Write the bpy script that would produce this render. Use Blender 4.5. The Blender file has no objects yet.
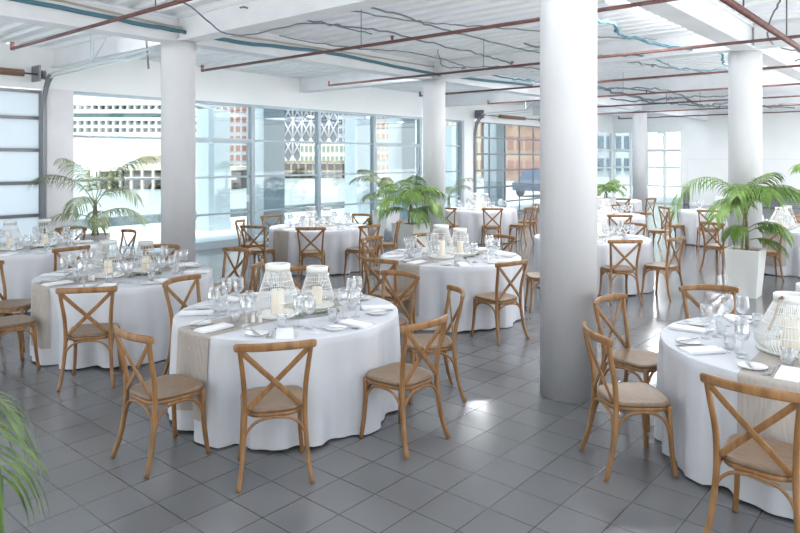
import bpy, math, random
from mathutils import Vector, Matrix
C = bpy.context.scene.collection
PI = math.pi
R = math.radians
SC = bpy.context.scene

# ------------------------------------------------------------------ materials
def mat(name, col, rough=0.5, metal=0.0, spec=0.5, build=None):
    m = bpy.data.materials.new(name); m.use_nodes = True
    nt = m.node_tree; p = nt.nodes['Principled BSDF']
    p.inputs['Base Color'].default_value = (*col, 1)
    p.inputs['Roughness'].default_value = rough
    p.inputs['Metallic'].default_value = metal
    p.inputs['Specular IOR Level'].default_value = spec
    if build: build(nt, p)
    return m
def noisecol(c1, c2, scale=(1, 1, 1), ns=5, detail=4, bump=0.0, lo=.35, hi=.65):
    def f(nt, p):
        N = nt.nodes.new; L = nt.links.new
        tc = N('ShaderNodeTexCoord'); mp = N('ShaderNodeMapping'); no = N('ShaderNodeTexNoise'); cr = N('ShaderNodeValToRGB')
        mp.inputs['Scale'].default_value = scale
        no.inputs['Scale'].default_value = ns; no.inputs['Detail'].default_value = detail
        cr.color_ramp.elements[0].color = (*c1, 1); cr.color_ramp.elements[1].color = (*c2, 1)
        cr.color_ramp.elements[0].position = lo; cr.color_ramp.elements[1].position = hi
        L(tc.outputs['Object'], mp.inputs[0]); L(mp.outputs[0], no.inputs['Vector']); L(no.outputs['Fac'], cr.inputs[0])
        L(cr.outputs[0], p.inputs['Base Color'])
        if bump:
            b = N('ShaderNodeBump'); b.inputs['Strength'].default_value = bump; b.inputs['Distance'].default_value = .01
            L(no.outputs['Fac'], b.inputs['Height']); L(b.outputs[0], p.inputs['Normal'])
    return f
M = {}
M['white'] = mat('white_paint', (.68, .69, .71), .55, build=noisecol((.66, .67, .69), (.70, .705, .72), (1, 1, .4), 3))
M['beam'] = mat('beam_paint', (.78, .80, .82), .5, build=noisecol((.74, .76, .78), (.82, .83, .85), (1, 1, 1), 2))
M['deck'] = mat('deck_paint', (.86, .88, .90), .5, build=noisecol((.83, .855, .88), (.88, .90, .92), (1, .2, 1), 3))
M['wallw'] = mat('wall_white', (.82, .84, .84), .6, build=noisecol((.80, .83, .83), (.84, .85, .855), (1, 1, 1), 1.5))
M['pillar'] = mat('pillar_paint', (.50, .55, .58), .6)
M['pier'] = mat('pier_paint', (.72, .71, .73), .6, build=noisecol((.69, .68, .70), (.75, .74, .76), (1, 1, 1), 2))
M['oak'] = mat('honey_oak', (.42, .22, .09), .38, build=noisecol((.205, .098, .034), (.335, .172, .066), (5, 5, .8), 5, 5, .05))
M['seatw'] = mat('seat_wood', (.30, .21, .14), .4, build=noisecol((.175, .112, .068), (.25, .168, .108), (2, 14, 2), 6, 5, .05))
M['cloth'] = mat('white_linen', (.86, .87, .90), .85, spec=.15, build=noisecol((.60, .615, .66), (.63, .645, .68), (1, 1, 1), 4))
M['runner'] = mat('beige_linen', (.58, .53, .49), .9, spec=.1, build=noisecol((.40, .365, .33), (.47, .43, .395), (40, 4, 1), 8, 4, .1))
M['napkin'] = mat('napkin_linen', (.88, .89, .91), .85, spec=.15)
M['china'] = mat('white_china', (.88, .88, .88), .12)
M['silver'] = mat('cutlery_steel', (.62, .62, .63), .15, 1.0)
M['wire'] = mat('white_rod', (.84, .84, .82), .5)
M['rope'] = mat('handle_rope', (.42, .37, .31), .7)
M['greycap'] = mat('grey_rod', (.62, .62, .61), .5)
M['candle'] = mat('ivory_wax', (.92, .84, .70), .5)
M['wick'] = mat('wick', (.05, .04, .03), .8)
M['steel'] = mat('window_steel', (.36, .43, .47), .4, .1)
M['whiteframe'] = mat('white_frame', (.82, .84, .85), .4)
M['gfr'] = mat('door_alu', (.22, .23, .25), .4, .3)
M['galv'] = mat('galvanised', (.62, .68, .70), .35, .6)
M['dark'] = mat('dark_metal', (.10, .10, .11), .5, .4)
M['rust'] = mat('red_pipe', (.12, .05, .045), .5, build=noisecol((.09, .035, .032), (.155, .065, .055), (1, 1, 1), 6))
M['spring'] = mat('brown_spring', (.23, .13, .09), .6)
M['teal'] = mat('teal_cable', (.06, .16, .21), .5)
M['tan'] = mat('tan_cable', (.45, .40, .33), .6)
M['greyc'] = mat('grey_cable', (.15, .17, .19), .6)
M['leaf'] = mat('palm_leaf', (.14, .28, .045), .45, build=noisecol((.075, .165, .025), (.19, .32, .06), (1, 1, 1), 4))
M['leafn'] = mat('palm_leaf_near', (.10, .20, .03), .4, build=noisecol((.03, .075, .012), (.13, .22, .035), (1, 1, 1), 9))
M['leafd'] = mat('palm_leaf_dull', (.20, .26, .13), .5, build=noisecol((.14, .20, .09), (.30, .34, .18), (1, 1, 1), 4))
M['sage'] = mat('sage_leaf', (.20, .27, .19), .6, build=noisecol((.14, .20, .13), (.30, .37, .27), (1, 1, 1), 20))
M['stem'] = mat('palm_stem', (.22, .20, .08), .6, build=noisecol((.15, .12, .05), (.30, .28, .12), (1, 1, 3), 8))
M['planter'] = mat('planter_white', (.80, .81, .80), .45)
M['concpot'] = mat('concrete_pot', (.62, .62, .63), .8, build=noisecol((.56, .56, .57), (.68, .68, .69), (1, 1, 1), 6))
M['stonepot'] = mat('stone_pot', (.25, .28, .31), .8, build=noisecol((.18, .20, .23), (.34, .37, .40), (1, 1, 1), 8))
M['soil'] = mat('soil', (.16, .09, .05), .95, build=noisecol((.09, .05, .03), (.26, .15, .09), (1, 1, 1), 30))
M['bread'] = mat('louvre_grey', (.30, .32, .33), .5)
M['quay'] = mat('quay_concrete', (.80, .81, .82), .8, build=noisecol((.77, .78, .79), (.83, .84, .85), (1, 1, 1), .7))
M['street'] = mat('street_asphalt', (.45, .45, .46), .8)
M['kerb'] = mat('kerb_stone', (.55, .58, .60), .8, build=noisecol((.08, .11, .12), (.24, .26, .26), (.4, 1, 1), 2))
M['shipw'] = mat('ship_white', (.86, .86, .85), .5)
M['shipwin'] = mat('ship_cabin', (.36, .33, .29), .4, build=noisecol((.14, .13, .12), (.46, .42, .37), (1, 1, 1), .5))
M['shipgreen'] = mat('ship_green', (.12, .26, .24), .4)
M['timber'] = mat('wharf_timber', (.42, .35, .24), .8, build=noisecol((.16, .12, .07), (.36, .28, .16), (1, 1, 1), .6))
M['concr'] = mat('wharf_concrete', (.60, .54, .43), .8)
M['shade'] = mat('wharf_shade', (.07, .065, .06), .9)  # near-black colour stands in for the shade under the wharf decks
M['bl1'] = mat('tower_white', (.50, .49, .52), .6)
M['bl2'] = mat('tower_glass', (.10, .13, .18), .25)
M['bl3'] = mat('orange_brick', (.62, .36, .22), .8, build=noisecol((.38, .20, .13), (.60, .42, .30), (1, 1, 1), .35))
M['bl4'] = mat('cream_render', (.78, .70, .58), .8)
M['winred'] = mat('red_panel', (.34, .14, .10), .6)
M['greenroof'] = mat('green_band', (.17, .24, .19), .6)
M['carblue'] = mat('car_blue', (.035, .055, .11), .3)
M['black'] = mat('tyre_rubber', (.03, .03, .03), .7)

def m_tile():
    def f(nt, p):
        N = nt.nodes.new; L = nt.links.new
        tc = N('ShaderNodeTexCoord'); mp = N('ShaderNodeMapping'); br = N('ShaderNodeTexBrick'); no = N('ShaderNodeTexNoise')
        mp.inputs['Location'].default_value = (-.22 + .3, .01 + .3, 0)
        br.offset = 0; br.squash = 1
        br.inputs['Scale'].default_value = 1; br.inputs['Brick Width'].default_value = .3; br.inputs['Row Height'].default_value = .3
        br.inputs['Mortar Size'].default_value = .0035; br.inputs['Mortar Smooth'].default_value = .1; br.inputs['Bias'].default_value = 0
        br.inputs['Color1'].default_value = (.142, .144, .150, 1); br.inputs['Color2'].default_value = (.156, .158, .163, 1)
        br.inputs['Mortar'].default_value = (.045, .045, .05, 1)
        L(tc.outputs['Object'], mp.inputs[0]); L(mp.outputs[0], br.inputs['Vector'])
        no.inputs['Scale'].default_value = 2.5; no.inputs['Detail'].default_value = 5
        L(tc.outputs['Object'], no.inputs['Vector'])
        mx = N('ShaderNodeMix'); mx.data_type = 'RGBA'; mx.blend_type = 'MULTIPLY'; mx.inputs[0].default_value = .25
        L(br.outputs['Color'], mx.inputs[6]); L(no.outputs['Color'], mx.inputs[7])
        L(br.outputs['Color'], p.inputs['Base Color'])
        mr = N('ShaderNodeMapRange'); mr.inputs[3].default_value = .13; mr.inputs[4].default_value = .21
        L(no.outputs['Fac'], mr.inputs[0]); L(mr.outputs[0], p.inputs['Roughness'])
        b = N('ShaderNodeBump'); b.inputs['Strength'].default_value = .15; b.inputs['Distance'].default_value = .003; b.invert = True
        L(br.outputs['Fac'], b.inputs['Height']); L(b.outputs[0], p.inputs['Normal'])
    return mat('grey_tile', (.17, .17, .18), .28, spec=.75, build=f)
M['tile'] = m_tile()
def m_glass(name, tint, base=.04, edge=.75, rough=.02, blend=.3):
    m = bpy.data.materials.new(name); m.use_nodes = True; nt = m.node_tree; nt.nodes.clear()
    N = nt.nodes.new; L = nt.links.new
    o = N('ShaderNodeOutputMaterial'); t = N('ShaderNodeBsdfTransparent'); g = N('ShaderNodeBsdfGlossy'); mx = N('ShaderNodeMixShader')
    lw = N('ShaderNodeLayerWeight'); lw.inputs['Blend'].default_value = blend
    mr = N('ShaderNodeMapRange'); mr.inputs[3].default_value = base; mr.inputs[4].default_value = edge
    t.inputs[0].default_value = (*tint, 1); g.inputs['Roughness'].default_value = rough; g.inputs[0].default_value = (1, 1, 1, 1)
    L(lw.outputs['Facing'], mr.inputs[0]); L(mr.outputs[0], mx.inputs[0]); L(t.outputs[0], mx.inputs[1]); L(g.outputs[0], mx.inputs[2]); L(mx.outputs[0], o.inputs[0])
    return m
M['pane'] = m_glass('window_glass', (.76, .83, .85), .03, .35)
M['paneg'] = m_glass('end_glass', (.76, .86, .86), .05, .35)
M['crystal'] = m_glass('clear_crystal', (.94, .95, .96), .08, .9, .03, .5)
def m_frost():
    m = bpy.data.materials.new('frosted_panel'); m.use_nodes = True; nt = m.node_tree; nt.nodes.clear()
    N = nt.nodes.new; L = nt.links.new
    o = N('ShaderNodeOutputMaterial'); t = N('ShaderNodeBsdfTranslucent'); d = N('ShaderNodeBsdfTransparent'); mx = N('ShaderNodeMixShader')
    t.inputs[0].default_value = (.64, .68, .71, 1); d.inputs[0].default_value = (.70, .76, .80, 1); mx.inputs[0].default_value = .14
    L(t.outputs[0], mx.inputs[1]); L(d.outputs[0], mx.inputs[2]); L(mx.outputs[0], o.inputs[0])
    return m
M['frost'] = m_frost()
def m_water():
    def f(nt, p):
        N = nt.nodes.new; L = nt.links.new
        tc = N('ShaderNodeTexCoord'); mp = N('ShaderNodeMapping'); no = N('ShaderNodeTexNoise'); b = N('ShaderNodeBump')
        mp.inputs['Scale'].default_value = (.35, .9, 1); no.inputs['Scale'].default_value = .6; no.inputs['Detail'].default_value = 5
        b.inputs['Strength'].default_value = .25; b.inputs['Distance'].default_value = .3
        L(tc.outputs['Object'], mp.inputs[0]); L(mp.outputs[0], no.inputs['Vector']); L(no.outputs['Fac'], b.inputs['Height']); L(b.outputs[0], p.inputs['Normal'])
    return mat('harbour_water', (.40, .43, .43), .3, build=f)
M['water'] = m_water()

# ------------------------------------------------------------------ mesh helpers
class MB:
    def __init__(s): s.v = []; s.f = []; s.sm = []; s.mi = []; s.cur = 0
    def add(s, vs, fs, smooth=False):
        o = len(s.v); s.v += [tuple(v) for v in vs]
        for f in fs: s.f.append(tuple(i + o for i in f)); s.sm.append(smooth); s.mi.append(s.cur)
        return s
    def box(s, x0, x1, y0, y1, z0, z1):
        vs = [(x, y, z) for z in (z0, z1) for y in (y0, y1) for x in (x0, x1)]
        return s.add(vs, [(0, 2, 3, 1), (4, 5, 7, 6), (0, 1, 5, 4), (2, 6, 7, 3), (0, 4, 6, 2), (1, 3, 7, 5)])
    def hexa(s, bot, top):      # two quads (ccw seen from above)
        return s.add(list(bot) + list(top), [(3, 2, 1, 0), (4, 5, 6, 7), (0, 1, 5, 4), (1, 2, 6, 5), (2, 3, 7, 6), (3, 0, 4, 7)])
    def lathe(s, prof, n=24, c=(0, 0, 0), smooth=True, cap0=True, cap1=True):
        vs = [(c[0] + r * math.cos(2 * PI * k / n), c[1] + r * math.sin(2 * PI * k / n), c[2] + z) for r, z in prof for k in range(n)]
        fs = [(i * n + k, i * n + (k + 1) % n, (i + 1) * n + (k + 1) % n, (i + 1) * n + k) for i in range(len(prof) - 1) for k in range(n)]
        s.add(vs, fs, smooth)
        o = len(s.v) - len(vs)
        if cap0: s.f.append(tuple(o + k for k in reversed(range(n)))); s.sm.append(False); s.mi.append(s.cur)
        if cap1: s.f.append(tuple(o + (len(prof) - 1) * n + k for k in range(n))); s.sm.append(False); s.mi.append(s.cur)
        return s
    def sweep(s, path, prof, up=(0, 0, 1), scale=None, smooth=True, caps=True):
        P = [Vector(p) for p in path]; n = len(prof); up = Vector(up); vs = []
        for i, p in enumerate(P):
            t = (P[min(i + 1, len(P) - 1)] - P[max(i - 1, 0)]).normalized()
            side = t.cross(up)
            if side.length < 1e-4: side = t.cross(Vector((.3, 1, .1)))
            side.normalize(); u = side.cross(t).normalized(); k = scale[i] if scale else 1
            for a, b in prof: vs.append(p + side * a * k + u * b * k)
        fs = [(i * n + k, i * n + (k + 1) % n, (i + 1) * n + (k + 1) % n, (i + 1) * n + k) for i in range(len(P) - 1) for k in range(n)]
        s.add(vs, fs, smooth); o = len(s.v) - len(vs)
        if caps:
            s.f.append(tuple(o + k for k in reversed(range(n)))); s.f.append(tuple(o + (len(P) - 1) * n + k for k in range(n)))
            s.sm += [False, False]; s.mi += [s.cur, s.cur]
        return s
    def tube(s, path, r, n=8, scale=None, up=(0, 0, 1), smooth=True):
        return s.sweep(path, [(r * math.cos(2 * PI * k / n), r * math.sin(2 * PI * k / n)) for k in range(n)], up, scale, smooth)
    def build(s, name, m, parent=None, loc=None):
        me = bpy.data.meshes.new(name); me.from_pydata(s.v, [], s.f); me.update()
        me.polygons.foreach_set('use_smooth', s.sm)
        ms = m if isinstance(m, (list, tuple)) else [m]
        for x in ms: me.materials.append(x)
        if len(ms) > 1: me.polygons.foreach_set('material_index', s.mi)
        o = bpy.data.objects.new(name, me); C.objects.link(o)
        if parent: o.parent = parent
        if loc: o.location = loc
        return o
def rr(w, h, r, n=3):
    out = []
    for cx, cy, a0 in ((w / 2 - r, h / 2 - r, 0), (-w / 2 + r, h / 2 - r, 90), (-w / 2 + r, -h / 2 + r, 180), (w / 2 - r, -h / 2 + r, 270)):
        for k in range(n + 1):
            a = R(a0 + 90 * k / n); out.append((cx + r * math.cos(a), cy + r * math.sin(a)))
    return out
def spline(pts, n=6):
    P = [Vector(p) for p in pts]; out = []
    for i in range(len(P) - 1):
        p0 = P[max(i - 1, 0)]; p1 = P[i]; p2 = P[i + 1]; p3 = P[min(i + 2, len(P) - 1)]
        for k in range(n):
            t = k / n
            out.append(.5 * ((2 * p1) + (p2 - p0) * t + (2 * p0 - 5 * p1 + 4 * p2 - p3) * t * t + (3 * p1 - p0 - 3 * p2 + p3) * t ** 3))
    out.append(P[-1]); return out
def tag(o, label=None, cat=None, group=None, kind=None):
    if label: o['label'] = label
    if cat: o['category'] = cat
    if group: o['group'] = group
    if kind: o['kind'] = kind
    return o
def empty(name, loc=(0, 0, 0), rz=0):
    o = bpy.data.objects.new(name, None); C.objects.link(o); o.location = loc; o.rotation_euler = (0, 0, rz); o.empty_display_size = .1
    return o
def kids():
    d = {}
    for o in bpy.data.objects:
        if o.parent: d.setdefault(o.parent.name, []).append(o)
    return d
def copy_tree(o, ch, parent=None):
    c = o.copy(); C.objects.link(c)
    if parent: c.parent = parent
    for k in ch.get(o.name, []): copy_tree(k, ch, c)
    return c
class Proto:                       # the first use hands out the original, later uses copies of it and its parts
    def __init__(s, root): s.root = root; s.ch = kids(); s.n = 0
    def get(s):
        s.n += 1
        return s.root if s.n == 1 else copy_tree(s.root, s.ch)
def struct(o, label=None, cat=None):
    o['kind'] = 'structure'
    if label: o['label'] = label
    return o

# ------------------------------------------------------------------ camera
SA, CA = math.sin(R(40.512)), math.cos(R(40.512))
def cam_pt(px, d):                 # ground position at a distance and column, used while measuring the room
    s = (px - 400) * d / 664.76
    return (d * CA + s * SA, d * SA - s * CA)
cd = bpy.data.cameras.new('camera'); cam = bpy.data.objects.new('camera', cd); C.objects.link(cam)
cam.location = (0, 0, 2.0)
cam.rotation_euler = (PI / 2, 0, R(40.512 - 90))
cd.sensor_width = 36; cd.lens = 664.76 / 800 * 36; cd.shift_y = -(266.5 - 159) / 800; cd.clip_start = .05; cd.clip_end = 1000
SC.camera = cam

# ------------------------------------------------------------------ the room
YW = 12.8; XE = 30.5; YR = -1.2; XB = -1.2; ZB = 3.67; ZD = 4.02
struct(MB().box(XB, XE, YR, YW, -.2, 0).build('floor', M['tile']), 'dark grey square floor tiles with thin grout lines')
mb = MB()
def deck(xa, xb, ya, yb):          # ribs run across the long beams
    x = xa; prof = []
    while x < xb - .01:
        prof += [(x, ZD), (x + .15, ZD), (x + .18, ZD + .06), (x + .27, ZD + .06)]; x += .3
    prof.append((x, ZD)); n = len(prof)
    mb.add([(a, ya, z) for a, z in prof] + [(a, yb, z) for a, z in prof], [(k, k + n, k + 1 + n, k + 1) for k in range(n - 1)])
    mb.box(xa, x, ya, yb, ZD + .10, ZD + .25)
deck(XB, XE, 8.7, YW + .2); deck(XB, XE, 5.0, 8.7); deck(XB, XE, 4.0, 5.0); deck(XB, 28, 3.2, 4.0); deck(XB, 23, 2.6, 3.2); deck(XB, 20.0, 1.9, 2.6); deck(XB, 14.0, YR, 1.9)
struct(mb.build('ceiling', M['deck']), 'white painted corrugated metal deck overhead')

GX = [5.26, 11.2, 17.1, 23.0]; GY = [2.6, 8.68]
def beam_profile_x(y, x0, x1):
    m_ = MB()
    m_.box(x0, x1, y - .15, y + .15, ZB, ZB + .03); m_.box(x0, x1, y - .11, y + .11, ZB + .03, ZD - .03); m_.box(x0, x1, y - .15, y + .15, ZD - .03, ZD)
    return m_
def beam_profile_y(x, y0, y1):
    m_ = MB()
    m_.box(x - .14, x + .14, y0, y1, ZB + .01, ZB + .04); m_.box(x - .10, x + .10, y0, y1, ZB + .04, ZD - .03); m_.box(x - .14, x + .14, y0, y1, ZD - .03, ZD)
    return m_
for y, x0 in zip(GY, (5.0, 1.0)): struct(beam_profile_x(y, x0, XE if y > 5 else 24).build('beam', M['beam']), 'long white ceiling beam over a row of columns')
for x in GX:
    for y0, y1 in ((1.2, 2.45), (2.75, 8.55), (8.85, YW)):
        if y0 < 2 and (x < 6 or x > 12): continue
        struct(beam_profile_y(x, y0, y1).build('beam', M['beam']), 'white cross beam between the long ceiling beams')
for x in GX:
    for y in GY:
        if x < 0: continue
        cx, cy = {(5.26, 8.68): (5.225, 8.68), (11.2, 8.68): (11.2, 8.62), (11.2, 2.6): (11.45, 2.66)}.get((x, y), (x, y))
        m_ = MB().lathe([(.238, 0), (.238, 3.45), (.240, 3.46), (.240, ZB)], 48, (cx, cy, 0))
        struct(m_.build('column', M['white']), 'round white painted column')

# window wall (far left): pier, glazing, doors, garage doors
def wallbox(name, x0, x1, z0, z1, m, y0=YW, y1=YW + .25, lab=None): return struct(MB().box(x0, x1, y0, y1, z0, z1).build(name, m), lab)
wallbox('wall_left', XB, XE, 3.28, ZD, M['wallw'], lab='white spandrel above the window wall')
wallbox('wall_left_pier', 5.0, 5.47, 0, 3.28, M['pier'], YW - .12, lab='pale grey pier beside the garage door')
wallbox('wall_left_pier', 18.15, 18.75, 0, 3.28, M['wallw'], YW - .1, lab='white pier beside the gridded garage door')
wallbox('wall_left_pier', 25.2, 25.7, 0, 3.28, M['wallw'], YW - .1, lab='white pier past the gridded garage door')
wn = [0]
def glazing(x0, x1, tz, door=False, frame=M['steel'], lab='', pw=.05):
    wn[0] += 1
    r = empty(('door_%d' if door else 'window_%d') % wn[0], ((x0 + x1) / 2, YW, 0)); struct(r, lab); cx = (x0 + x1) / 2
    f = MB()
    f.box(x0 - cx, x0 - cx + pw, 0, .14, 0.06, 3.22); f.box(x1 - cx - pw, x1 - cx, 0, .14, 0.06, 3.22)
    f.box(x0 - cx, x1 - cx, 0, .14, 3.22, 3.28); f.box(x0 - cx, x1 - cx, 0, .14, 0, .06)
    for z in tz: f.box(x0 - cx + pw, x1 - cx - pw, .03, .11, z - .022, z + .022)
    f.build('window_frame' if not door else 'door_frame', frame, r)
    if door:
        g = MB(); w = x1 - x0 - 2 * pw
        g.box(-w / 2, w / 2, .01, .12, 2.36, 2.47)
        for s in (-w / 2, w / 2 - .07): g.box(s, s + .065, .03, .1, .06, 2.36)
        g.box(-w / 2, w / 2, .03, .1, .06, .16)
        d = g.build('door_leaf', frame, r)
        MB().box(w / 2 - .13, w / 2 - .09, -.05, .03, 1.0, 1.16).build('door_handle', M['galv'], d)
    MB().box(x0 - cx + .02, x1 - cx - .02, .06, .072, .03, 3.25).build('glass_pane', M['pane'], r)
T3Z = (.76, 1.59, 2.43)
glazing(5.47, 7.55, (1.59, 2.43), lab='wide window with two dark transoms beyond the tall palm', pw=.03)
glazing(7.55, 9.66, (.76, 1.59), True, lab='steel framed glass door behind the window-side column')
glazing(9.66, 11.77, T3Z, lab='steel window bay next to the glass door')
glazing(11.77, 13.88, T3Z, lab='steel window bay behind the window-side table')
glazing(13.88, 15.98, (.76, 1.59), True, lab='steel glass door beside the white palm planter')
glazing(15.98, 18.15, T3Z, lab='steel window bay behind the middle column')
glazing(25.7, 28.1, (.76, 1.59, 2.43), lab='far window bay before the room corner', frame=M['whiteframe'])
glazing(28.1, XE, (.76, 1.59, 2.43), lab='last window bay in the far corner', frame=M['whiteframe'])
def garage(x0, x1, cols, zs, panel, lab, num):
    r = empty('door_%d' % num, ((x0 + x1) / 2, YW, 0)); struct(r, lab); cx = (x0 + x1) / 2; f = MB()
    for k in range(cols + 1):
        x = x0 - cx + (x1 - x0) * k / cols; w = .09 if k in (0, cols) else .022
        f.box(max(x - w / 2, x0 - cx), min(x + w / 2 + (w / 2 if k == 0 else 0), x1 - cx), .03, .08, .02, zs[-1])
    for z in zs: f.box(x0 - cx, x1 - cx, .028, .082, z - .03, z + .03)
    f.box(x0 - cx, x1 - cx, .028, .082, .0, .08)
    f.build('door_frame', M['gfr'], r)
    MB().box(x0 - cx + .02, x1 - cx - .02, .05, .056, .04, zs[-1]).build('door_panel', panel, r)
    return r
g1 = garage(-.9, 4.97, 3, (.42, .98, 1.57, 2.16, 2.74, 3.22), M['frost'], 'sectional garage door with frosted panels at the far left', 10)
g2 = garage(18.85, 25.1, 6, (.45, 1.0, 1.6, 2.17, 2.74, 3.27), M['pane'], 'gridded glass garage door', 11)
# end wall
struct(MB().box(XE, XE + .25, 9.6, YW + .25, 3.28, ZD).build('wall_end', M['wallw']), 'white band above the far end glazing')
w_ = MB(); w_.box(XE, XE + .25, 3.0, 9.6, .78, ZD); w_.box(XE, XE + .25, 6.8, 9.3, 0, .78); w_.box(XE + .12, XE + .25, 3.0, 6.8, 0, .78); w_.box(XE + .12, XE + .25, 9.3, 9.6, 0, .78)
struct(w_.build('wall_end', M['wallw']), 'plain white end wall')
r = empty('window_9', (XE, 11.2, 0)); struct(r, 'white framed glazing filling the end wall corner'); f = MB()
for y in (12.74, 11.95, 11.2, 10.4, 9.64): f.box(-.02, .1, y - .05 - 11.2, y + .05 - 11.2, 0, 3.28)
for z in (.04, .78, 1.62, 2.42, 3.25): f.box(0, .09, -1.6, 1.6, z - .04, z + .04)
f.build('window_frame', M['whiteframe'], r)
f = MB(); f.box(.02, .07, -1.55, 1.55, 2.34, 2.38); f.box(.01, .08, -.8, -.74, .06, 2.4); f.box(.01, .08, -.02, .04, .06, 2.4); f.build('door_leaf', M['steel'], r)
MB().box(.04, .052, -1.6, 1.6, .02, 3.26).build('glass_pane', M['paneg'], r)
tr = MB(); y0, y1, z0, z1 = 5.0, 9.42, .82, 2.0
for a in ((y0, y1, z1 - .02, z1), (y1 - .02, y1, z0, z1)): tr.box(XE - .012, XE, a[0], a[1], a[2], a[3])
struct(tr.build('trim_1', M['pier']), 'thin panel trim line on the end wall')
def louvre(y0, y1, lab):
    t = empty('vent_grille', (XE, (y0 + y1) / 2, 0)); h = (y1 - y0) / 2
    f = MB(); f.box(.0, .10, -h, -h + .04, .04, .76); f.box(.0, .10, h - .04, h, .04, .76); f.box(0, .1, -h, h, .0, .05); f.box(0, .1, -h, h, .74, .775)
    if h > 1:
        for q in (-h / 2, 0, h / 2): f.box(.0, .1, q - .02, q + .02, .05, .74)
    f.build('grille_frame', M['gfr'], t); s = MB()
    for k in range(9):
        z = .08 + k * .075; s.hexa([(0.01, -h + .03, z), (.09, -h + .03, z + .03), (.09, h - .03, z + .03), (.01, h - .03, z)], [(.01, -h + .03, z + .012), (.09, -h + .03, z + .042), (.09, h - .03, z + .042), (.01, h - .03, z + .012)])
    s.build('louvre_slats', M['bread'], t); tag(t, lab, 'vent')
louvre(3.05, 6.75, 'long grey louvre grille low along the white end wall')
louvre(9.32, 9.58, 'narrow grey louvre grille between end glazing and white wall')
struct(MB().box(XB - .25, XB, YR, 3.6, 0, ZD + .2).box(XB - .25, XB, 11.4, YW + .25, 0, ZD + .2).box(XB - .25, XB, 3.6, 11.4, 3.35, ZD + .2).build('wall_back', M['wallw']), 'white wall behind the camera')
# ------------------------------------------------------------------ outside
struct(MB().box(-60, 140, YW, 19.6, -.3, -.04).box(XE + .3, 140, -60, YW, -.3, -.04).box(-60, XE + .3, -60, YR, -.3, -.002).box(-60, XB, YR, YW, -.3, -.002).build('ground_quay', M['quay']), 'pale concrete quay outside the windows')
struct(MB().box(-60, 29, 19.6, 20.0, -1.4, .22).build('kerb', M['kerb']), 'stone kerb along the quay edge')
struct(MB().box(-220, 320, 20, 420, -1.8, -1.5).build('water', M['water']), 'calm pale harbour water')
struct(MB().hexa([(29, 19.6, -1.8), (320, 19.6, -1.8), (320, 275, -1.8), (300, 262, -1.8)], [(29, 19.6, -.05), (320, 19.6, -.05), (320, 275, -.05), (300, 262, -.05)]).build('ground_street', M['street']), 'pale street beyond the gridded garage door')
struct(MB().box(-8, 33, YW + .25, 14.3, 3.42, 3.75).build('roof_canopy', M['wallw']), 'white soffit outside over the quay')
for k, (x, y) in enumerate([(5.26, 14.9), (11.53, 14.65), (17.25, 14.65), (23.1, 14.65), (29.0, 14.65), (5.1, 16.5), (11.05, 16.5), (17.0, 16.5), (22.9, 16.5)]):
    if k in (0, 5): continue
    m_ = MB().box(x - .36, x + .36, y - .3, y + .3, -.04, 3.42).box(x - .38, x + .38, y - .32, y + .32, -.04, .22)
    struct(m_.build('pillar', M['pillar']), 'square white pillar outside the glazing')
# harbour side
def along(px, d): return Vector((*cam_pt(px, d), 0))
def basis(px0, px1, d):
    a = along(px0, d); b = along(px1, d); u = (b - a); L = u.length; u.normalize(); return a, u, L
def placed(name, a, u): return empty(name, a, math.atan2(u.y, u.x))
a, u, L = basis(20, 188, 140)
ship = placed('cruise_ship', a, u)
m_ = MB(); m_.hexa([(0, 0, -1.5), (L, 0, -1.5), (L, 22, -1.5), (0, 22, -1.5)], [(-3, -1, 7.2), (L + 2, -1, 7.2), (L + 2, 23, 7.2), (-3, 23, 7.2)])
m_.build('hull', M['shipw'], ship)
for k, (z, h, mm) in enumerate(((7.2, 1.35, 'shipwin'), (8.75, 1.35, 'shipwin'), (10.35, 1.3, 'shipgreen'), (12.0, 1.3, 'shipwin'))):
    b = MB().box(0, L, 1.0, 21, z, z + h).build('cabin_deck', M[mm], ship)
    s = MB().box(-1, L + 2, -.4, 22, z + h, z + h + .3)
    if k != 2:
        q = 0
        while q < L: s.box(q, q + .38, -.2, 1.0, z, z + h); q += 1.5
    s.box(-1, L + 2, -.4, -.2, z, z + .4)
    s.build('balcony_rail', M['shipw'], ship)
MB().box(4, L - 4, 4, 18, 13.6, 15.4).build('upper_deck', M['shipw'], ship)
tag(ship, 'white cruise ship with rows of balconies moored across the water', 'ship')
def wharf(px0, px1, d, h, m1, m2, lab, step=1.25, roof=False):
    a, u, L = basis(px0, px1, d); t = placed('wharf', a, u)
    MB().box(0, L, 0, 12, h - .4, h).build('deck_slab', M[m1], t)
    p = MB(); q = 0
    while q <= L: p.box(q, q + .26, 0, .4, -1.6, h - .4); q += step
    p.box(0, L, .05, .4, -.35, -.05)
    p.build('piles', M[m1], t); MB().box(0, L, 2.5, 12, -1.6, h - .6).build('shade_backing', M[m2], t)  # block behind the piles carries the under-deck shade in its colour
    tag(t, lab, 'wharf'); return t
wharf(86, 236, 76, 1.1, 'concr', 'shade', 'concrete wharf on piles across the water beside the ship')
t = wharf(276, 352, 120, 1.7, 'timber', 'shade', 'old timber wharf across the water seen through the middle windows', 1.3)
a, u, L = basis(134, 158, 78); sh = placed('wharf_shed', a + Vector((0, 0, 1.1)), u)
MB().box(0, L, 1, 5, 0, .75).build('shed_wall', M['bl4'], sh)
MB().hexa([(-.2, .8, .75), (L + .2, .8, .75), (L + .2, 5.2, .75), (-.2, 5.2, .75)], [(0, 2.6, 1.35), (L, 2.6, 1.35), (L, 3.2, 1.35), (0, 3.2, 1.35)]).build('roof', M['timber'], sh)
tag(sh, 'low cream shed standing on the concrete wharf', 'shed')
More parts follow.
